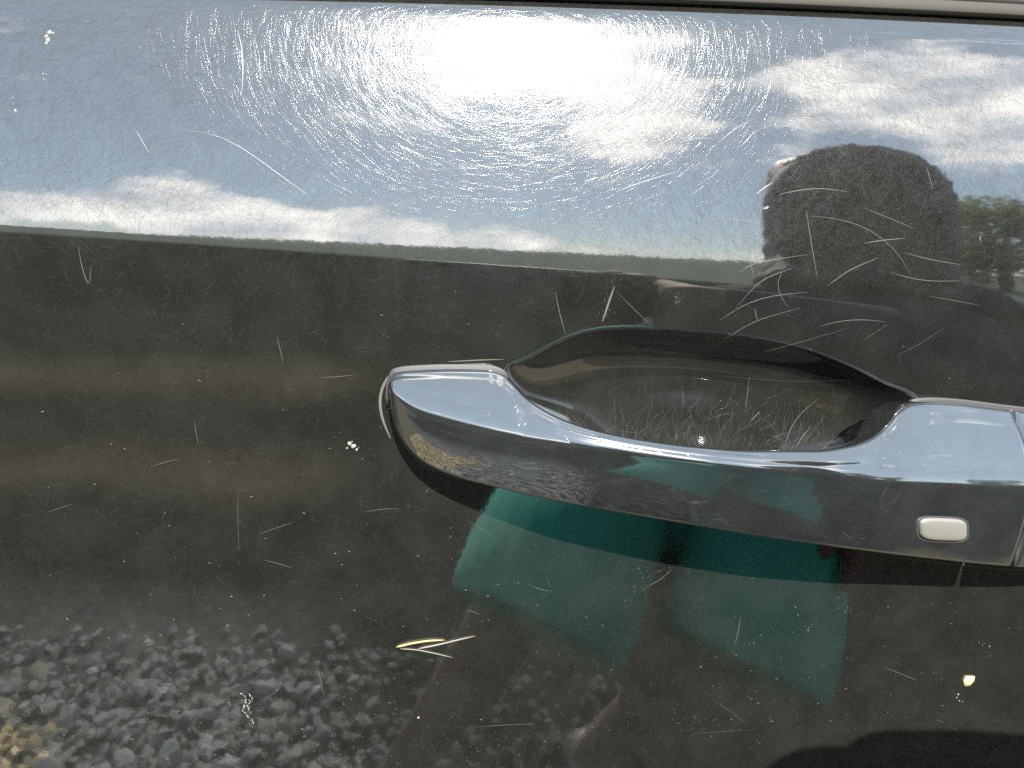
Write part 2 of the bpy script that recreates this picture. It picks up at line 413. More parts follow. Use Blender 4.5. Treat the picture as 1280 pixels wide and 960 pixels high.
# ------------------------------------------------------------------ scratches
rng = np.random.default_rng(7)
def surf_pts(x, z, h):                            # points and normals on the door skin (not the recess)
    n = skin_normal(x, z); p = np.stack([x, -skin(x, z), z], -1)
    return p + n*np.asarray(h)[..., None] if np.ndim(h) else p+n*h, n
def ribbon_mesh(P3, N3, width, lift, profile=.26):
    # P3, N3: (k, m, 3) k scratches of m points; a ridge of two faces across
    Tn = np.gradient(P3, axis=1); Tn /= np.linalg.norm(Tn, axis=-1, keepdims=True)+1e-12
    Bn = np.cross(N3, Tn)
    k, m = P3.shape[:2]
    taper = np.sin(np.linspace(.12, math.pi-.12, m))[None, :]**.6
    w = width[:, None]*taper; hgt = (profile*w)[..., None]
    a = P3+N3*lift-Bn*(w/2)[..., None]; c = P3+N3*lift+Bn*(w/2)[..., None]; b = P3+N3*lift+N3*hgt/2
    v = np.stack([a, b, c], 2)                    # k, m, 3, 3
    base = (np.arange(k)*m*3)[:, None, None]; i = (np.arange(m-1)*3)[None, :, None]; j = np.arange(2)[None, None, :]
    q = base+i+j
    f = np.stack([q, q+1, q+4, q+3], -1).reshape(-1, 4)
    return v.reshape(-1, 3), f
def swirl(n, sample, wlo, whi, llo, lhi, m=5, prof=.26, curve=.4):
    x, z = sample(n)
    a = rng.uniform(0, 2*math.pi, n); ln = llo*np.exp(rng.uniform(0, math.log(lhi/llo), n)); kap = rng.normal(0, curve, n)*(1+2*(rng.random(n) < .1))
    t = np.linspace(-.5, .5, m)[None, :]
    ang = a[:, None]+kap[:, None]*t
    dx = np.cumsum(np.cos(ang), 1)/m*ln[:, None]; dz = np.cumsum(np.sin(ang), 1)/m*ln[:, None]
    xx = x[:, None]+dx; zz = z[:, None]+dz
    zz = np.minimum(zz, ztop(xx)-.0008)
    p, nr = surf_pts(xx, zz, 0.0)
    return p, nr, rng.uniform(wlo, whi, n)
def s_up(n):
    x = np.where(rng.random(n) < .3, rng.normal(.035, .09, n), rng.uniform(-.17, .30, n)); w = rng.uniform(.06, .98, n); return x, zcrease(x)+w*(ztop(x)-zcrease(x))
def s_low(n):
    x = rng.uniform(-.17, .30, 3*n); v = rng.uniform(.002, .20, 3*n); z = zcrease(x)-v
    ok = sdf(x, z) < -.007; return x[ok][:n], z[ok][:n]
def ribbons(name, sets, mat, parent):
    V_, F_, off = [], [], 0
    for p, nr, w, prof in sets:
        v, f = ribbon_mesh(p, nr, w, 2e-5, prof); V_.append(v); F_.append(f+off); off += len(v)
    o = mesh(name, np.concatenate(V_), np.concatenate(F_), mat, parent); o['kind'] = 'stuff'; return o
p, nr, w = swirl(66000, s_up, .000010, .000028, .003, .022, 4)
p2, nr2, w2 = swirl(14000, s_low, .00002, .00005, .001, .009)
ribbons('fine_scratch_haze', [(p[:22000], nr[:22000], w[:22000], .09), (p[22000:46000], nr[22000:46000], w[22000:46000], .16), (p[46000:], nr[46000:], w[46000:], .22), (p2, nr2, w2, .13)], M['scratch'], door)

MARKS = [  # (pixel polyline, width in mm, brightness class)
 ([(297, 38), (303, 60), (304, 85), (302, 118)], .35), ([(208, 166), (225, 160), (240, 158), (275, 168), (305, 185), (340, 212), (384, 243)], .28), ([(168, 160), (177, 175), (186, 191)], .32),
 ([(1008, 262), (1011, 285), (1016, 315), (1022, 350)], .42), ([(98, 308), (102, 335), (112, 363), (114, 332)], .36), ([(346, 420), (350, 436), (354, 453)], .42), ([(243, 525), (245, 540), (248, 556)], .28),
 ([(298, 610), (297, 640), (299, 690)], .22), ([(190, 583), (205, 578), (222, 574)], .34), ([(694, 365), (699, 390), (707, 418)], .34), ([(772, 366), (793, 387), (815, 408)], .25),
 ([(1025, 408), (1045, 402), (1075, 399), (1106, 402)], .34), ([(905, 424), (945, 400), (1000, 385)], .28), ([(926, 770), (923, 788), (919, 806)], .62), ([(1105, 834), (1126, 842), (1148, 851)], .34),
 ([(594, 909), (630, 906), (666, 905)], .32), ([(396, 831), (401, 850), (405, 870)], .38), ([(945, 243), (955, 235), (966, 228)], .42), ([(975, 243), (1000, 237), (1030, 235), (1060, 240)], .3),
 ([(1080, 304), (1105, 300), (1132, 298)], .4), ([(1112, 340), (1140, 349), (1170, 352), (1200, 351)], .38), ([(1130, 316), (1165, 325), (1202, 331)], .36), ([(900, 400), (930, 380), (960, 370), (1010, 365)], .3),
 ([(1035, 357), (1060, 338), (1098, 322)], .3), ([(937, 318), (939, 332), (942, 347)], .34), ([(978, 340), (971, 352), (974, 368), (986, 385)], .4), ([(1080, 260), (1110, 272), (1145, 287)], .3),
 ([(1015, 270), (1045, 272), (1075, 280), (1105, 297), (1125, 318), (1140, 345)], .3), ([(899, 268), (897, 279), (898, 291)], .32), ([(900, 273), (925, 275), (950, 279)], .28), ([(943, 385), (947, 402)], .42),
 ([(925, 340), (935, 330), (965, 325), (1010, 318)], .26), ([(920, 385), (950, 350), (990, 335)], .24), ([(1158, 208), (1162, 222), (1166, 236)], .3), ([(1225, 295), (1226, 303)], .8), ([(898, 178), (920, 160), (940, 150)], .26),
 ([(925, 184), (935, 174), (944, 163)], .34), ([(860, 175), (880, 172), (900, 176)], .3), ([(400, 472), (420, 471), (442, 469)], .28), ([(455, 640), (480, 636), (500, 636)], .25), ([(322, 668), (345, 660), (366, 653)], .26),
 ([(330, 700), (350, 705), (365, 710)], .26), ([(60, 640), (90, 630)], .22), ([(585, 650), (600, 660), (616, 672)], .22), ([(1160, 370), (1190, 375), (1225, 382)], .24), ([(1080, 425), (1095, 415), (1110, 405)], .2),
 ([(660, 730), (675, 737), (692, 739)], .3), ([(684, 722), (688, 735)], .22), ([(583, 762), (592, 765), (600, 768)], .3), ([(805, 735), (825, 725), (840, 712)], .28), ([(890, 875), (915, 890), (932, 905)], .22),
 ([(865, 917), (900, 915), (935, 912)], .2), ([(1170, 900), (1180, 903)], .3), ([(640, 60), (665, 72)], .2), ([(835, 140), (850, 170), (870, 190)], .26), ([(1225, 150), (1240, 140)], .2),
 ([(770, 240), (800, 228), (845, 215)], .24), ([(1060, 170), (1080, 160)], .2), ([(425, 60), (438, 85), (445, 105)], .26), ([(455, 70), (462, 92)], .3), ([(268, 250), (280, 262), (292, 274)], .34),
 ([(385, 45), (395, 60), (402, 75)], .3), ([(408, 50), (417, 78)], .34), ([(1120, 445), (1150, 430), (1180, 410)], .2), ([(955, 440), (1010, 425), (1060, 410)], .18),
]
def polyres(pts, m=9):
    q = np.asarray(pts, float); s_ = np.concatenate([[0], np.cumsum(np.linalg.norm(np.diff(q, axis=0), axis=1))]); u = np.linspace(0, s_[-1], m)
    r = np.stack([np.interp(u, s_, q[:, 0]), np.interp(u, s_, q[:, 1])], -1)
    for _ in range(2): r[1:-1] = (r[:-2]+2*r[1:-1]+r[2:])/4
    return r
M['mark'] = P('deep_scratch', (.05, .05, .047), .38, 0, 1.7)
for pts, wd in MARKS:
    q = polyres(pts)
    h_ = hit(q[:, 0], q[:, 1]); n_ = skin_normal(h_[:, 0], h_[:, 2])
    v, f = ribbon_mesh(h_[None], n_[None], np.array([wd*.00048*rng.uniform(.75, 1.15)]), 4e-5, .3)
    mesh('scratch', v, f, M['mark'], door)
# scratches inside the recess (finger nails)
def in_cup(px, py):
    r = cup_tree.ray_cast(Vector(CAM), Vector(ray(px, py))); return (np.array(r[0]), np.array(r[1])) if r[0] else (None, None)
CUPM = [([(980, 562), (984, 540), (1000, 515), (1025, 497)], .40), ([(994, 560), (1003, 545), (1014, 533)], .36), ([(937, 468), (934, 490), (932, 515)], .3), ([(938, 526), (950, 514)], .36), ([(905, 470), (955, 475), (990, 478), (1060, 475)], .2)]
for _ in range(340):
    x0 = rng.choice([780, 860, 930, 1000])+rng.normal(0, 45); y0 = 575-abs(rng.normal(0, 38)); a = rng.normal(-1.3, .6); l_ = rng.uniform(8, 45); b_ = rng.normal(0, .25)
    CUPM.append(([(x0, y0), (x0+math.cos(a)*l_/2, y0+math.sin(a)*l_/2), (x0+math.cos(a)*l_/2+math.cos(a+b_)*l_/2, y0+math.sin(a)*l_/2+math.sin(a+b_)*l_/2)], rng.uniform(.03, .085)))
fine = []
for i, (pts, wd) in enumerate(CUPM):
    q = polyres(pts, 7); r_ = [in_cup(*k_) for k_ in q]
    if any(k_[0] is None for k_ in r_): continue
    pp = np.array([k_[0] for k_ in r_]); nn_ = np.array([k_[1] for k_ in r_]); nn_ *= -np.sign(nn_[:, 1:2])
    if i < 5: v, f = ribbon_mesh(pp[None], nn_[None], np.array([wd*.0007]), 8e-5, .3); mesh('scratch', v, f, M['mark'], recess)
    else: fine.append((pp[None], nn_[None], np.array([wd*.0007]), .25))
o = ribbons('fine_scratch_haze', fine, M['mark'], recess)
# and on the grip
gs = []
GR = [([(560, 508), (600, 510), (650, 514)], .26), ([(680, 535), (720, 540), (770, 548)], .26), ([(572, 580), (600, 582), (622, 590)], .5), ([(1100, 627), (1105, 615), (1112, 605)], .25), ([(1115, 630), (1122, 620), (1128, 612)], .22),
      ([(1052, 665), (1060, 670), (1066, 674)], .35), ([(1073, 672), (1082, 674)], .3), ([(975, 632), (990, 630)], .25), ([(1240, 600), (1246, 594)], .4)]
for _ in range(900):
    x0 = rng.uniform(510, 1255); f_ = rng.uniform(.05, .95); y0 = T_(x0)+4+(B_(x0)-T_(x0)-8)*f_; a = rng.normal(.12, .5) if rng.random() < .6 else rng.uniform(0, 3.1); l_ = rng.uniform(5, 26)
    GR.append(([(x0, y0), (x0+math.cos(a)*l_/2, y0+math.sin(a)*l_/2), (x0+math.cos(a+.1)*l_, y0+math.sin(a+.1)*l_)], rng.uniform(.03, .085)))
for pts, wd in GR:
    q = polyres(pts, 5); r_ = [on_grip(*k_) for k_ in q]
    if any(k_[0] is None for k_ in r_): continue
    pp = np.array([k_[0] for k_ in r_]); nn_ = np.array([k_[1] for k_ in r_]); nn_ *= -np.sign(nn_[:, 1:2])
    gs.append((pp[None], nn_[None], np.array([wd*.0007]), .2))
ribbons('fine_scratch_haze', gs, M['scratch'], handle)

# ------------------------------------------------------------------ dust grains and dried marks on the paint
def lumps(items, mat, name, parent, kind=None):   # items: (x, z, rx, rz, h, angle) small uneven domes on the skin
    V_, F_, off = [], [], 0
    for x, z, rx, rz, h, an in items:
        k_ = 7; a = np.linspace(0, 2*math.pi, k_, endpoint=False); rr = rng.uniform(.7, 1.2, k_)
        ux = np.cos(a)*rx*rr; uz = np.sin(a)*rz*rr
        cx = ux*math.cos(an)-uz*math.sin(an); cz = ux*math.sin(an)+uz*math.cos(an)
        r1, _n = surf_pts(x+cx, z+cz, -1e-5); r2, _n = surf_pts(x+cx*.6, z+cz*.6, h*.8); c_, _n = surf_pts(np.array([x]), np.array([z]), h)
        V_.append(np.concatenate([r1, r2, c_]))
        for j in range(k_):
            j2 = (j+1) % k_; F_.append((off+j, off+j2, off+k_+j2, off+k_+j)); F_.append((off+k_+j, off+k_+j2, off+2*k_))
        off += 2*k_+1
    o = mesh(name, np.concatenate(V_), F_, mat, parent)
    if kind: o['kind'] = kind
    return o
it = []
for _ in range(430):
    x = rng.uniform(-.16, .30); v = .2*rng.beta(2.6, 1.4); z = float(zcrease(x)-v)
    it.append((x, z, abs(rng.normal(.0001, .00022))+.00009, rng.uniform(.00005, .00011), .00006, rng.normal(-.15, .3)))
for _ in range(160):
    x, z = s_up(1); it.append((float(x[0]), float(z[0]), rng.uniform(.00008, .00022), rng.uniform(.00007, .00016), .00009, rng.uniform(0, 3)))
sd = sdf(np.array([i[0] for i in it]), np.array([i[1] for i in it]))
lumps([i for i, s_ in zip(it, sd) if s_ < -.004], M['dust'], 'dust', door, 'stuff')
def splash(pxpts, size, label):
    items = []
    for px, py, r in pxpts:
        h_ = hit(px, py); items.append((float(h_[0]), float(h_[2]), r*size, r*size*rng.uniform(.6, 1), r*size*.35, rng.uniform(0, 3)))
    o = lumps(items, M['lime'], 'dried_splash', door)
    if label: o['label'] = label
splash([(62, 40, 1.2), (58, 45, 1.1), (60, 50, 1.3), (58, 54, .8), (66, 41, .6), (54, 92, .5), (58, 93, .5), (55, 99, .4)], .0006, 'small white dried splash near the top of the panel')
splash([(16, 122, .4), (19, 138, 1.0), (17, 130, .4)], .0006, None)
sq = [(301+4*math.sin(t*1.7)+t*2.6+rng.normal(0, .9), 866+t*8+rng.normal(0, .8), .2+.6*rng.random()) for t in np.linspace(0, 4.8, 34)] + [(311+3*math.sin(t*1.9)+t*.9+rng.normal(0, .9), 867+t*7, .2+.55*rng.random()) for t in np.linspace(0, 3.4, 24)]
splash(sq, .00042, 'pale curly dried splash low on the panel')
splash([(437, 555, 1.3), (442, 558, 1.5), (446, 562, .8), (434, 560, .6), (440, 552, .5)], .0006, 'pale chipped spot left of the handle')
splash([(846+rng.normal(0, 2.4), 366+rng.uniform(0, 20), .15+.3*rng.random()) for t in range(14)], .0004, None)
splash([(1198, 868, .8), (1196, 872, .8), (1199, 876, .7), (1203, 877, .5)], .0005, None)
splash([(523, 897, .9), (523, 897, .9)], .0005, None)
splash([(1224, 803, .4), (1228, 806, .4), (1237, 808, .7)], .0005, None)

def tube(pts, rad, mat, name, parent, k_=8):
    p = np.asarray(pts, float); m = len(p); t = np.gradient(p, axis=0); t /= np.linalg.norm(t, axis=1, keepdims=True)
    rad = np.broadcast_to(rad, (m,)); ref = np.array([0, -1.0, 0.01]); rows = []
    for i in range(m):
        b = np.cross(t[i], ref); b /= np.linalg.norm(b); n = np.cross(b, t[i])
        a = np.linspace(0, 2*math.pi, k_, endpoint=False)[:, None]; rows.append(p[i]+rad[i]*(np.cos(a)*b+np.sin(a)*n))
    v = np.concatenate(rows+[p[:1], p[-1:]]); f = [tuple(int(i) for i in q) for q in grid_faces(m, k_, True)]
    for j in range(k_): f.append((m*k_, (j+1) % k_, j)); f.append((m*k_+1, (m-1)*k_+j, (m-1)*k_+(j+1) % k_))
    return mesh(name, v, f, mat, parent)
def on_skin(pts, h, m=14):
    q = polyres(pts, m); return hit(q[:, 0], q[:, 1], h)
b0 = hit(530, 806)
straw = thing('grass_straw', 'forked dry straw stuck to the black paint below the handle', 'straw', tuple(b0))
taper = np.interp(np.linspace(0, 1, 14), [0, .1, .8, 1], [.3, 1, .8, .25])
tube(on_skin([(495, 809), (515, 804), (535, 801), (556, 800)], .0006), taper*.00045, M['straw'], 'stalk', straw)
tube(on_skin([(522, 811), (548, 806), (572, 800), (594, 795)], .0005), taper*.00034, M['dust'], 'stalk', straw)
tube(on_skin([(500, 811), (520, 812), (540, 816), (566, 822)], .0004), taper*.00022, M['dust'], 'stalk', straw)
q = np.array([(1204, 850), (1207, 845), (1218, 845), (1217, 851), (1212, 857), (1205, 858)], float)
a_ = hit(q[:, 0], q[:, 1], .0002); c_ = hit(1211, 851, .0012)
v = np.concatenate([a_, a_+np.array([0, -.0003, 0]), [c_]]); f = [tuple(int(i) for i in k_) for k_ in grid_faces(2, 6, True)]+[(6+i, 6+(i+1) % 6, 12) for i in range(6)]
M['petal'] = P('pale_petal', (.40, .36, .17), .7)
fl = mesh('petal', v, f, M['petal']); tag(fl, 'tiny pale yellow petal stuck low on the black door', 'petal')

# ------------------------------------------------------------------ the place the paint mirrors: ground, gravel, far growth
def vec(m, t, out, *ins):
    n = nn(m, t)
    return n
gm = P('ground', (.05, .045, .035), 1.0); b = bsdf(gm); b.inputs['Specular IOR Level'].default_value = 0
tcg = nn(gm, 'ShaderNodeTexCoord'); sx = nn(gm, 'ShaderNodeSeparateXYZ'); lk(gm, tcg.outputs['Object'], sx.inputs[0])
wob = nn(gm, 'ShaderNodeTexNoise', Scale=1.1, Detail=6.0); lk(gm, tcg.outputs['Object'], wob.inputs['Vector'])
ma = nn(gm, 'ShaderNodeMath', operation='MULTIPLY_ADD'); lk(gm, wob.outputs[0], ma.inputs[0]); ma.inputs[1].default_value = .5; lk(gm, sx.outputs[1], ma.inputs[2])
mrg = nn(gm, 'ShaderNodeMapRange'); lk(gm, ma.outputs[0], mrg.inputs[0])
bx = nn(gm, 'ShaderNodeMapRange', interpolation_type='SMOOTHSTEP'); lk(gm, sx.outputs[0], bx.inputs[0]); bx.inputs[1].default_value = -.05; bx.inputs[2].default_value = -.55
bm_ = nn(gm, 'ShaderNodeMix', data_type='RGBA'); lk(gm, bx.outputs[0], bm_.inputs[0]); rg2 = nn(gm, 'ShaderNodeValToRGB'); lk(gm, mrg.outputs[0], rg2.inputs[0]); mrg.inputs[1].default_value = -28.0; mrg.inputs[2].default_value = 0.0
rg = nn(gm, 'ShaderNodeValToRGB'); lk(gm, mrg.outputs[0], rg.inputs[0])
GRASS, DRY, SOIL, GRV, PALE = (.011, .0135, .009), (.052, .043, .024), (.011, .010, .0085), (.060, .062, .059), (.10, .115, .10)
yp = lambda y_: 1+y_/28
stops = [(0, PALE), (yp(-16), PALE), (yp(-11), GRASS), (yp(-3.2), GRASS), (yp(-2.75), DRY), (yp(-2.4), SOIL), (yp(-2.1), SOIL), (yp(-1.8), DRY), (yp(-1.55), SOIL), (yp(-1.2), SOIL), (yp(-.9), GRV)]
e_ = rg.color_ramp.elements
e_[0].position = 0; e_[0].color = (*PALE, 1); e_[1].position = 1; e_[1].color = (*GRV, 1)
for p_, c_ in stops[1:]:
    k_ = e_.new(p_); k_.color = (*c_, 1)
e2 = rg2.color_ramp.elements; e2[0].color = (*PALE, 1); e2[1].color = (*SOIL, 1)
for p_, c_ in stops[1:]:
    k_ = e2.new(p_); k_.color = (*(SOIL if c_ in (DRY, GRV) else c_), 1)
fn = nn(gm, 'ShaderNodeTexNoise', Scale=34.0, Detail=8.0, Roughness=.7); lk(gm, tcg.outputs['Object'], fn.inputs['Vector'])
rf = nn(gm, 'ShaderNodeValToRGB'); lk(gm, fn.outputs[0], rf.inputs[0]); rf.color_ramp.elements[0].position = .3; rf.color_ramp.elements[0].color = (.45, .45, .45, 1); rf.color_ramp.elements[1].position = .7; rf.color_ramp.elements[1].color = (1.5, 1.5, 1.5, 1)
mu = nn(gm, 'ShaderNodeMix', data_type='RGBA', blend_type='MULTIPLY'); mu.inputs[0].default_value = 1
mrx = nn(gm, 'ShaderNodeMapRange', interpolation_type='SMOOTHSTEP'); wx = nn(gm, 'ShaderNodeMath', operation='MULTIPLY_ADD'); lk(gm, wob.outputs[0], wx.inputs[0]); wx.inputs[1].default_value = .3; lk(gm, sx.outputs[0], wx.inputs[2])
lk(gm, wx.outputs[0], mrx.inputs[0]); mrx.inputs[1].default_value = -.52; mrx.inputs[2].default_value = -.68  # mask of the left patch, where tan colour stands in for sunlit ground
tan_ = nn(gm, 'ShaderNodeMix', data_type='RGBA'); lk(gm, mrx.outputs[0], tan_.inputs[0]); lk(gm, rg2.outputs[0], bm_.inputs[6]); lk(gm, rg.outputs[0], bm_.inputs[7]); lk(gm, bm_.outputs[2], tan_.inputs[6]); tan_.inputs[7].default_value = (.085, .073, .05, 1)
near = nn(gm, 'ShaderNodeMapRange'); lk(gm, sx.outputs[1], near.inputs[0]); near.inputs[1].default_value = -.50; near.inputs[2].default_value = -.42  # strip beside the car, its sunlit look put into the tan colour
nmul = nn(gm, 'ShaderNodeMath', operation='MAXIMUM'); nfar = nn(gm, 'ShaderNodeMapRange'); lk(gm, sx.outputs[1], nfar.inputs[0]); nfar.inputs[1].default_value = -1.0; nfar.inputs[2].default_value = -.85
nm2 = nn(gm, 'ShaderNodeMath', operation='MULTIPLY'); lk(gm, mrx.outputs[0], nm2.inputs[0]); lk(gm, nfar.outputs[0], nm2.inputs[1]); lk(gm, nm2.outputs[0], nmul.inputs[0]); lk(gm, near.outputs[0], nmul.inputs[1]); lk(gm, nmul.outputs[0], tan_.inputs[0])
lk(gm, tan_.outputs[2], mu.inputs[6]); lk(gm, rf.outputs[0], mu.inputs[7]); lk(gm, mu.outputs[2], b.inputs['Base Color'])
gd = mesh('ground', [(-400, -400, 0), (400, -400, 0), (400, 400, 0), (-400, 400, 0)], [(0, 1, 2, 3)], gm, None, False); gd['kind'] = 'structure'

# gravel beside the car
bm = bmesh.new(); bmesh.ops.create_icosphere(bm, subdivisions=2, radius=1); bm.verts.ensure_lookup_table()
ico_v = np.array([v.co[:] for v in bm.verts]); ico_f = np.array([[v.index for v in f.verts] for f in bm.faces]); bm.free()
VV, FF, CC, off = [], [], [], 0
for i in range(8000):
    x = -1.5+1.9*rng.random()**1.25; y = -rng.uniform(.1, 1.0)**.8*1.2
    if rng.random() < sstep(.86, 1.26, -y)*.95: continue
    if x > -.3 and rng.random() < .72*sstep(-.35, .05, x): continue
    r = .0075*np.exp(abs(rng.normal(0, .38))); sc3 = np.array([1, rng.uniform(.6, .95), rng.uniform(.28, .5)])*r
    d_ = ico_v + .30*np.sin(ico_v[:, [1, 2, 0]]*rng.uniform(1.5, 4, 3)+rng.uniform(0, 6, 3))
    a = rng.uniform(0, 6.28); q = d_*sc3; ca, sa = math.cos(a), math.sin(a); tl = rng.normal(0, .35)
    q = np.stack([q[:, 0]*ca-q[:, 1]*sa, q[:, 0]*sa+q[:, 1]*ca, q[:, 2]+q[:, 0]*tl*.5], -1)+np.array([x, y, r*.35+rng.uniform(0, .012)])
    VV.append(q); FF.append(ico_f+off); off += len(q)
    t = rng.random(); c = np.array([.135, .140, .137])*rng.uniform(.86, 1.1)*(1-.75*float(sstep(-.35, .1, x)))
    if t < .22: c = c*np.array([1.08, .97, .82])
    elif t < .3: c = c*1.5
    if x < -.70+rng.normal(0, .02) and y > -.90: c = np.array([.34, .27, .15])*rng.uniform(.6, 1.3)  # gold tone paints sunlight onto the stones of the left corner
    elif y > -.46+rng.normal(0, .03): c = np.array([.14, .118, .078])*rng.uniform(.5, 1.3)  # tan tone stands for sunlit gravel close to the door
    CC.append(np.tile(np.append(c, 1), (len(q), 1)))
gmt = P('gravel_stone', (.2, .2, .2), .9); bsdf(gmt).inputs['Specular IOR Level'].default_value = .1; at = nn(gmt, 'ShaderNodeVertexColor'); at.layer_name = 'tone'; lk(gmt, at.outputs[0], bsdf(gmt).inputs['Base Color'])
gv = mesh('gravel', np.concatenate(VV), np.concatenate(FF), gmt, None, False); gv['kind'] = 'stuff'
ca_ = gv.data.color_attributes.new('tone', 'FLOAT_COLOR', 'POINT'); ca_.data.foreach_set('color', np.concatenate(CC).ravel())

# growth: leaf faces spread through a volume
def leaves(n, pos, size, mat, name, parent):
    c = pos(n); a = rng.normal(size=(n, 3)); a /= np.linalg.norm(a, axis=1, keepdims=True); b_ = np.cross(a, rng.normal(size=(n, 3))); b_ /= np.linalg.norm(b_, axis=1, keepdims=True)
    s_ = size*rng.uniform(.6, 1.4, (n, 1)); v = np.stack([c-a*s_, c+b_*s_*.5, c+a*s_, c-b_*s_*.5], 1).reshape(-1, 3)
    return mesh(name, v, np.arange(4*n).reshape(-1, 4), mat, parent, False)
M['olive'] = P('olive_leaf', (.075, .085, .035), .7)
tr_ = nn(M['olive'], 'ShaderNodeBsdfTranslucent'); tr_.inputs[0].default_value = (.06, .07, .025, 1); ad_ = nn(M['olive'], 'ShaderNodeAddShader')
lk(M['olive'], bsdf(M['olive']).outputs[0], ad_.inputs[0]); lk(M['olive'], tr_.outputs[0], ad_.inputs[1]); lk(M['olive'], ad_.outputs[0], M['olive'].node_tree.nodes['Material Output'].inputs[0]); M['leaf'] = P('dark_leaf', (.035, .05, .02), .6); M['bark'] = P('bark', (.10, .075, .05), .9)
def clumps(cs):
    cs = np.asarray(cs, float)
    def f(n):
        i = rng.integers(0, len(cs), n); d = rng.normal(size=(n, 3)); d /= np.linalg.norm(d, axis=1, keepdims=True)
        return cs[i, :3]+d*(cs[i, 3:4]*rng.random((n, 1))**.4)
    return f
def tree(x, y, h, rad, label, mat):
    t = thing('bushy_tree', label, 'tree', (x, y, 0), 'trees mirrored beyond the ground')
    tube([(x, y, 0), (x+.1, y, h*.3), (x-.05, y+.1, h*.7)], [.28, .2, .08], M['bark'], 'trunk', t, 10)
    cs = [(x+rng.normal(0, rad*.5), y+rng.normal(0, rad*.4), h*rng.uniform(.12, .88), rad*rng.uniform(.3, .55)) for _ in range(26)]
    leaves(6500, clumps(cs), .14, mat, 'crown', t)
def polar(az_, d_): return math.sin(R(az_))*d_, -math.cos(R(az_))*d_
tree(*polar(43.8, 30), 5.6, 2.3, 'olive green bushy tree mirrored at the far right of the panel', M['olive'])
tree(*polar(51, 34), 6.5, 2.8, 'taller olive green tree beyond the bushy one', M['olive'])
# ------------------------------------------------------------------ the person taking the picture
def limb(joints, n=10, k_=16, flat=False):
    # tapered tube through (x, y, z, r) with round ends
    j = np.asarray(joints, float); pts = []
    for i in range(len(j)-1):
        p0 = j[max(i-1, 0)]; p1, p2 = j[i], j[i+1]; p3 = j[min(i+2, len(j)-1)]
        for t in np.linspace(0, 1, n, endpoint=False): pts.append(.5*((2*p1)+(-p0+p2)*t+(2*p0-5*p1+4*p2-p3)*t*t+(-p0+3*p1-3*p2+p3)*t**3))
    pts.append(j[-1]); pts = np.array(pts)
    c, r = pts[:, :3], np.maximum(pts[:, 3], 1e-3)
    t0 = c[1]-c[0]; t0 /= np.linalg.norm(t0); t1 = c[-1]-c[-2]; t1 /= np.linalg.norm(t1)
    ang = np.linspace(math.pi/2*.93, 0, 5, endpoint=False)
    cc = np.concatenate([[c[0]-t0*r[0]*math.sin(a) for a in ang], c, [c[-1]+t1*r[-1]*math.sin(a) for a in ang[::-1]]])
    rr = np.concatenate([[r[0]*math.cos(a) for a in ang], r, [r[-1]*math.cos(a) for a in ang[::-1]]])
    if flat: cc, rr = cc[:-5], rr[:-5]
    t = np.gradient(cc, axis=0); t /= np.linalg.norm(t, axis=1, keepdims=True)+1e-12
    ref = np.array([.31, .2, .93]) if abs(t0[2]) < .8 else np.array([.9, .3, .1])
    rows = []
    for i in range(len(cc)):
        b_ = np.cross(t[i], ref); b_ /= np.linalg.norm(b_); n_ = np.cross(b_, t[i]); a = np.linspace(0, 2*math.pi, k_, endpoint=False)[:, None]
        rows.append(cc[i]+rr[i]*(np.cos(a)*b_+np.sin(a)*n_))
    v = np.concatenate(rows); f = [tuple(int(q) for q in w_) for w_ in grid_faces(len(cc), k_, True)]
    f.append(tuple(range(k_))[::-1]); f.append(tuple(range(len(v)-k_, len(v))))
    return v, f
def blend(name, pieces, voxel, mat, parent, smooth=6):
    V_, F_, off = [], [], 0
    for v, f in pieces:
        V_.append(v); F_ += [tuple(i+off for i in q) for q in f]; off += len(v)
    o = mesh(name, np.concatenate(V_), F_, mat, parent)
    bm = bmesh.new(); bm.from_mesh(o.data); bmesh.ops.recalc_face_normals(bm, faces=bm.faces); bm.to_mesh(o.data); bm.free()
    m_ = o.modifiers.new('join', 'REMESH'); m_.mode = 'VOXEL'; m_.voxel_size = voxel; m_.use_smooth_shade = True
    if smooth: s_ = o.modifiers.new('soften', 'SMOOTH'); s_.iterations = smooth; s_.factor = .5
    return o
M['skin'] = P('skin', (.058, .027, .017), .8); M['shirt'] = P('grey_shirt', (.03, .032, .034), 1.0); bsdf(M['shirt']).inputs['Specular IOR Level'].default_value = .1; M['teal'] = P('teal_cloth', (.010, .175, .130), .9)
M['hair'] = P('dark_hair', (.035, .026, .02), .6); M['shoe'] = P('black_shoe', (.02, .02, .02), .6); M['phone'] = P('grey_phone', (.12, .12, .115), .6); M['lens'] = P('lens_glass', (.01, .01, .012), .05)
pe = thing('person', 'person in grey shirt and teal shorts leaning towards the door with a phone', 'person', (.3, -.72, 0))
HD = np.array([.455, -.475, 1.025])
H1, H2 = (.44, -.98, .52), (.62, -.98, .52); K1, K2 = (.175, -.63, .47), (.49, -.63, .42); F1, F2 = (-.03, -.72, .085), (.29, -.73, .085)
S1, S2 = (.46, -.58, .85), (.76, -.64, .85); E1, WR = (.43, -.255, .825), (.19, -.228, .888); E2, W2 = (.75, -.52, .66), (.62, -.60, .52)
fx, fy, fz = fwd, rgt, upv
def C3(a, b_, c): return tuple(CAM + rgt*a + upv*b_ + fwd*c)        # offsets from the lens: right, up, towards the door
def L(*p): return [np.append(np.array(q[0], float), q[1]) for q in p]
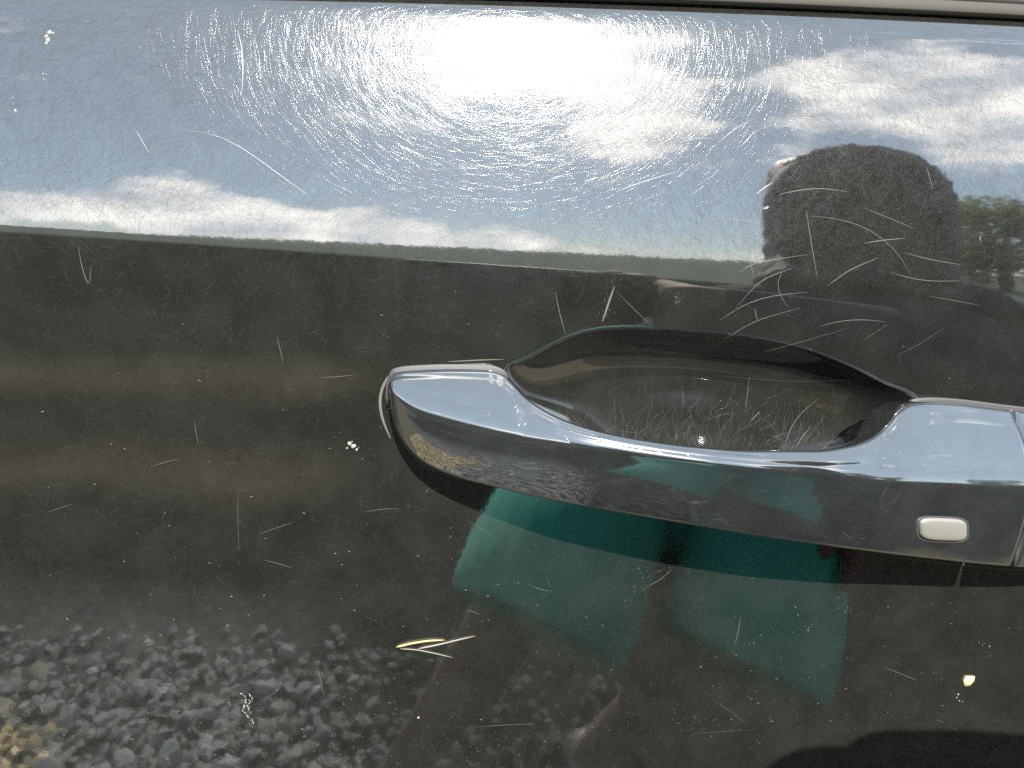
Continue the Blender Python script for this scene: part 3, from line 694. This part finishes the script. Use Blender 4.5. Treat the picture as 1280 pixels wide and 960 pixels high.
pieces = [limb(L(((.53, -1.0, .54), .14), ((.54, -.90, .66), .14), ((.58, -.74, .77), .13), ((.59, -.64, .82), .10))),
          limb(L(((.58, -.62, .83), .07), ((.545, -.56, .88), .066), (tuple(HD+[.02, -.03, -.03]), .06))),
          limb(L(((.57, -.66, .83), .10), (S1, .062), ((.46, -.43, .86), .05), (E1, .041), ((.31, -.215, .858), .034), (WR, .028))),
          limb(L(((.60, -.68, .83), .10), (S2, .062), ((.775, -.58, .76), .05), (E2, .043), ((.69, -.56, .585), .038), (W2, .027))),
          limb(L(((.48, -.98, .53), .12), (H1, .10), ((.30, -.80, .51), .074), ((.185, -.68, .475), .058), ((.09, -.665, .32), .050), (F1, .034), ((-.04, -.71, .04), .036))),
          limb(L(((.57, -.98, .53), .12), (H2, .10), ((.56, -.80, .49), .074), ((.50, -.68, .42), .058), ((.40, -.665, .27), .050), (F2, .034), ((.28, -.72, .04), .036)))]
# head: an egg with brow, nose, mouth, chin and ears, looking down at the phone
look = CAM-HD; look /= np.linalg.norm(look); hx = np.cross(look, [0, 0, 1]); hx /= np.linalg.norm(hx); hz = np.cross(hx, look)
def hp(a, b_, c): return HD + hx*a + look*b_ + hz*c
bm = bmesh.new(); bmesh.ops.create_icosphere(bm, subdivisions=4, radius=1)
hv = []
for v_ in bm.verts:
    x, y, z = v_.co
    wdt = .078*(1-.22*max(-z, 0)**1.5); px_, py_, pz_ = x*wdt, y*.095, z*.112
    if y > 0:
        py_ += .022*math.exp(-((x*.078/.012)**2+((pz_+.012)/.022)**2))           # nose
        py_ -= .012*(math.exp(-(((abs(px_)-.031)/.016)**2+((pz_-.018)/.012)**2)))   # eye sockets
        py_ += .005*math.exp(-((px_/.022)**2+((pz_+.048)/.006)**2)) + .005*math.exp(-((px_/.020)**2+((pz_+.060)/.006)**2)) - .004*math.exp(-((px_/.022)**2+((pz_+.054)/.003)**2))
        py_ += .008*math.exp(-((px_/.02)**2+((pz_+.088)/.015)**2))
    hv.append(hp(px_, py_, pz_))
hf = [tuple(v_.index for v_ in f_.verts) for f_ in bm.faces]; bm.free()
pieces.append((np.array(hv), hf))
for s_ in (-1, 1): pieces.append(limb(L((tuple(hp(s_*.078, -.005, -.025)), .010), (tuple(hp(s_*.088, -.012, .0)), .013), (tuple(hp(s_*.084, -.018, .022)), .010)), 4, 8))
# hand holding the phone's end: palm, four bent fingers in front, thumb behind
palm = C3(.172, -.020, -.022)
pieces.append(limb(L((WR, .026), (C3(.188, -.022, -.024), .025), (C3(.170, -.020, -.02), .022)), 5, 12))
pieces.append(limb(L((C3(.178, -.004, -.022), .019), (C3(.168, -.045, -.02), .017)), 4, 12))
for i, (u, ln) in enumerate(((.002, .030), (-.014, .038), (-.032, .036), (-.049, .026))):
    pieces.append(limb(L((C3(.172, u, -.016), .0105), (C3(.163, u+.003, .002), .0095), (C3(.150, u+.003, .006), .0088), (C3(.150-ln, u+.001, .0035), .0072)), 5, 10))
pieces.append(limb(L((C3(.180, -.004, -.028), .013), (C3(.162, .006, -.030), .011), (C3(.138, .002, -.0265), .009)), 5, 10))
# the other hand resting on the thigh
for i in range(4):
    pieces.append(limb(L((W2, .024), ((.565-.004*i, -.59+.012*i-.012, .515+.002*i), .013), ((.535, -.585+.019*i-.03, .50), .0095), ((.508+.004*abs(i-1.5), -.575+.021*i-.03, .478), .0075)), 5, 10))
pieces.append(limb(L((W2, .022), ((.585, -.555, .50), .013), ((.56, -.525, .482), .009)), 5, 10))
body = blend('body', pieces, .0045, M['skin'], pe, 3)
for s_ in (-1, 1):
    v, f = limb(L((tuple(hp(s_*.031, .079, .018)), .011), (tuple(hp(s_*.031, .0795, .018)), .011)), 3, 12); mesh('eye', v, f, P('eye', (.12, .11, .10), .4) if s_ < 0 else bpy.data.materials['eye'], pe)
# hair: many small curls over the skull
bm = bmesh.new(); bmesh.ops.create_icosphere(bm, subdivisions=5, radius=1); hv = []
from mathutils import noise
for v_ in bm.verts:
    d_ = v_.co.normalized(); y = d_.y; n_ = noise.noise(d_*4)*.05+noise.noise(d_*11)*.03+noise.noise(d_*34)*.035
    k_ = 1+n_
    k_ *= 1-.34*float(sstep(.1, .6, y))*(1-float(sstep(.2, .75, d_.z)))
    wl = 1/max(1-d_.z*d_.z, .12)**(.5 if d_.z < 0 else .13)
    back = look*[1, 1, 0]*-.018
    lh = look*[1, 1, 0]/np.linalg.norm(look[:2])
    hv.append(HD + back + hx*d_.x*.108*k_*wl + lh*d_.y*.108*k_*wl + np.array([0, 0, (d_.z*.118 if d_.z > 0 else d_.z*.115)*k_]))
hf = [tuple(v_.index for v_ in f_.verts) for f_ in bm.faces]; bm.free()
mesh('hair', np.array(hv), hf, M['hair'], pe)
# clothes
shirt = [limb(L(((.455, -.50, .875), .062), ((.53, -.55, .885), .08), ((.60, -.60, .875), .078), ((.74, -.63, .86), .075))), limb(L(((.53, -1.03, .55), .165), ((.54, -.92, .66), .165), ((.58, -.76, .76), .155), ((.585, -.65, .82), .115))), limb(L(((.55, -.76, .76), .15), ((.50, -.72, .72), .14), ((.46, -.76, .66), .12))), limb(L(((.60, -.82, .74), .15), ((.67, -.70, .76), .13), ((.68, -.72, .66), .12))),
         limb(L(((.57, -.66, .82), .12), (S1, .082), ((.462, -.43, .86), .064), ((.43, -.255, .825), .050), ((.31, -.215, .858), .041), ((.22, -.222, .883), .034))), limb(L(((.60, -.68, .82), .12), (S2, .084), ((.778, -.60, .77), .066), ((.75, -.52, .66), .054), ((.69, -.56, .585), .044), ((.64, -.59, .535), .036)))]
blend('shirt', shirt, .008, M['shirt'], pe, 5)
shorts = [limb(L(((.36, -.80, .49), .12), ((.52, -.80, .48), .12))), limb(L(((.46, -1.0, .53), .155), ((.60, -1.0, .53), .155))), limb(L((H1, .14), ((.31, -.80, .52), .115), ((.215, -.67, .490), .126), ((.17, -.60, .445), .130), ((.15, -.575, .415), .124)), 10, 24, True), limb(L((H2, .14), ((.565, -.80, .50), .118), ((.505, -.66, .44), .126), ((.46, -.59, .375), .132), ((.44, -.57, .345), .125)), 10, 24, True)]
blend('shorts', shorts, .006, M['teal'], pe, 2)
for F_0 in (F1, F2):
    x, y, z = F_0
    blend('shoe', [limb(L(((x-.005, y-.03, .05), .044), ((x-.01, y+.06, .045), .043), ((x-.02, y+.15, .036), .036))), limb(L(((x, y-.035, .022), .038), ((x-.02, y+.16, .02), .034)))], .006, M['shoe'], pe, 3)

# ------------------------------------------------------------------ the phone in the hand, its lens where the picture is taken
def rbox(a0, a1, b0, b1, c0, c1, r, n=6):
    ring = []
    for cx, cy, s0 in ((a1-r, b1-r, 0), (a0+r, b1-r, 90), (a0+r, b0+r, 180), (a1-r, b0+r, 270)):
        for t in np.linspace(0, 90, n): ring.append((cx+r*math.cos(R(s0+t)), cy+r*math.sin(R(s0+t))))
    m_ = len(ring); mid = ((a0+a1)/2, (b0+b1)/2); e = min(.002, (c1-c0)/3); rows = []
    for c, ins in ((c0, e), (c0+e*.3, e*.3), (c0+e, 0), (c1-e, 0), (c1-e*.3, e*.3), (c1, e)):
        for a, b_ in ring:
            l_ = math.hypot(a-mid[0], b_-mid[1]); k_ = 1-ins/l_; rows.append(C3(mid[0]+(a-mid[0])*k_, mid[1]+(b_-mid[1])*k_, c))
    f = [tuple(int(i) for i in q) for q in grid_faces(6, m_, True)]+[tuple(range(m_))[::-1], tuple(range(5*m_, 6*m_))]
    return np.array(rows), f
ph = thing('phone', 'grey phone held up to the door in one hand', 'phone', C3(.065, -.02, -.008))
mesh('phone_body', *rbox(-.012, .146, -.060, .012, -.0125, -.0045, .010), M['phone'], ph)
mesh('screen', *rbox(-.009, .143, -.057, .009, -.0132, -.0126, .008), M['lens'], ph)
mesh('camera_bump', *rbox(-.009, .034, -.010, .010, -.0044, -.0030, .008), M['phone'], ph)
mesh('lens', *rbox(-.006, .006, -.006, .006, -.0029, -.0022, .0058), M['lens'], ph)
mesh('lens', *rbox(.014, .026, -.006, .006, -.0029, -.0022, .0058), M['lens'], ph)

# ------------------------------------------------------------------ polish residue and smeared dust
M['residue'] = P('polish_residue', (.055, .053, .045), .9)
for pts, wd in (([(500, 461), (486, 468), (477, 485), (474, 503), (478, 525), (488, 548)], 1.3), ([(560, 452), (600, 450), (630, 449)], .5), ([(768, 358), (762, 375), (753, 402)], .9)):
    q = polyres(pts, 15); h_ = hit(q[:, 0], q[:, 1]); n_ = skin_normal(h_[:, 0], h_[:, 2])
    v, f = ribbon_mesh(h_[None], n_[None], np.array([wd*.0007]), 3e-5, .04); mesh('polish_residue', v, f, M['residue'], door)
def smear(cx, cy, ex, ey, an, n, size):
    items = []
    for _ in range(n):
        a, b_ = rng.normal(0, ex), rng.normal(0, ey); h_ = hit(cx+a*math.cos(an)-b_*math.sin(an), cy+a*math.sin(an)+b_*math.cos(an))
        if sdf(np.array([h_[0]]), np.array([h_[2]]))[0] > -.003: continue
        r = size*rng.uniform(.4, 1.4); items.append((float(h_[0]), float(h_[2]), r*rng.uniform(1, 3), r, r*.2, -an+rng.normal(0, .3)))
    lumps(items, M['residue'], 'dust_smear', door, 'stuff')
smear(808, 722, 20, 9, -.9, 60, .00009); smear(440, 905, 44, 18, -.9, 110, .0001); smear(590, 935, 60, 18, .1, 90, .00009); smear(760, 385, 12, 5, 1.9, 30, .00009)
smear(1060, 760, 8, 5, -.6, 22, .0001); smear(300, 905, 60, 16, .05, 60, .00009); smear(880, 905, 110, 8, -.02, 110, .00009); smear(505, 600, 60, 14, .5, 50, .00008); smear(950, 395, 70, 24, -.4, 90, .00007); smear(1150, 330, 70, 20, .1, 80, .00007)
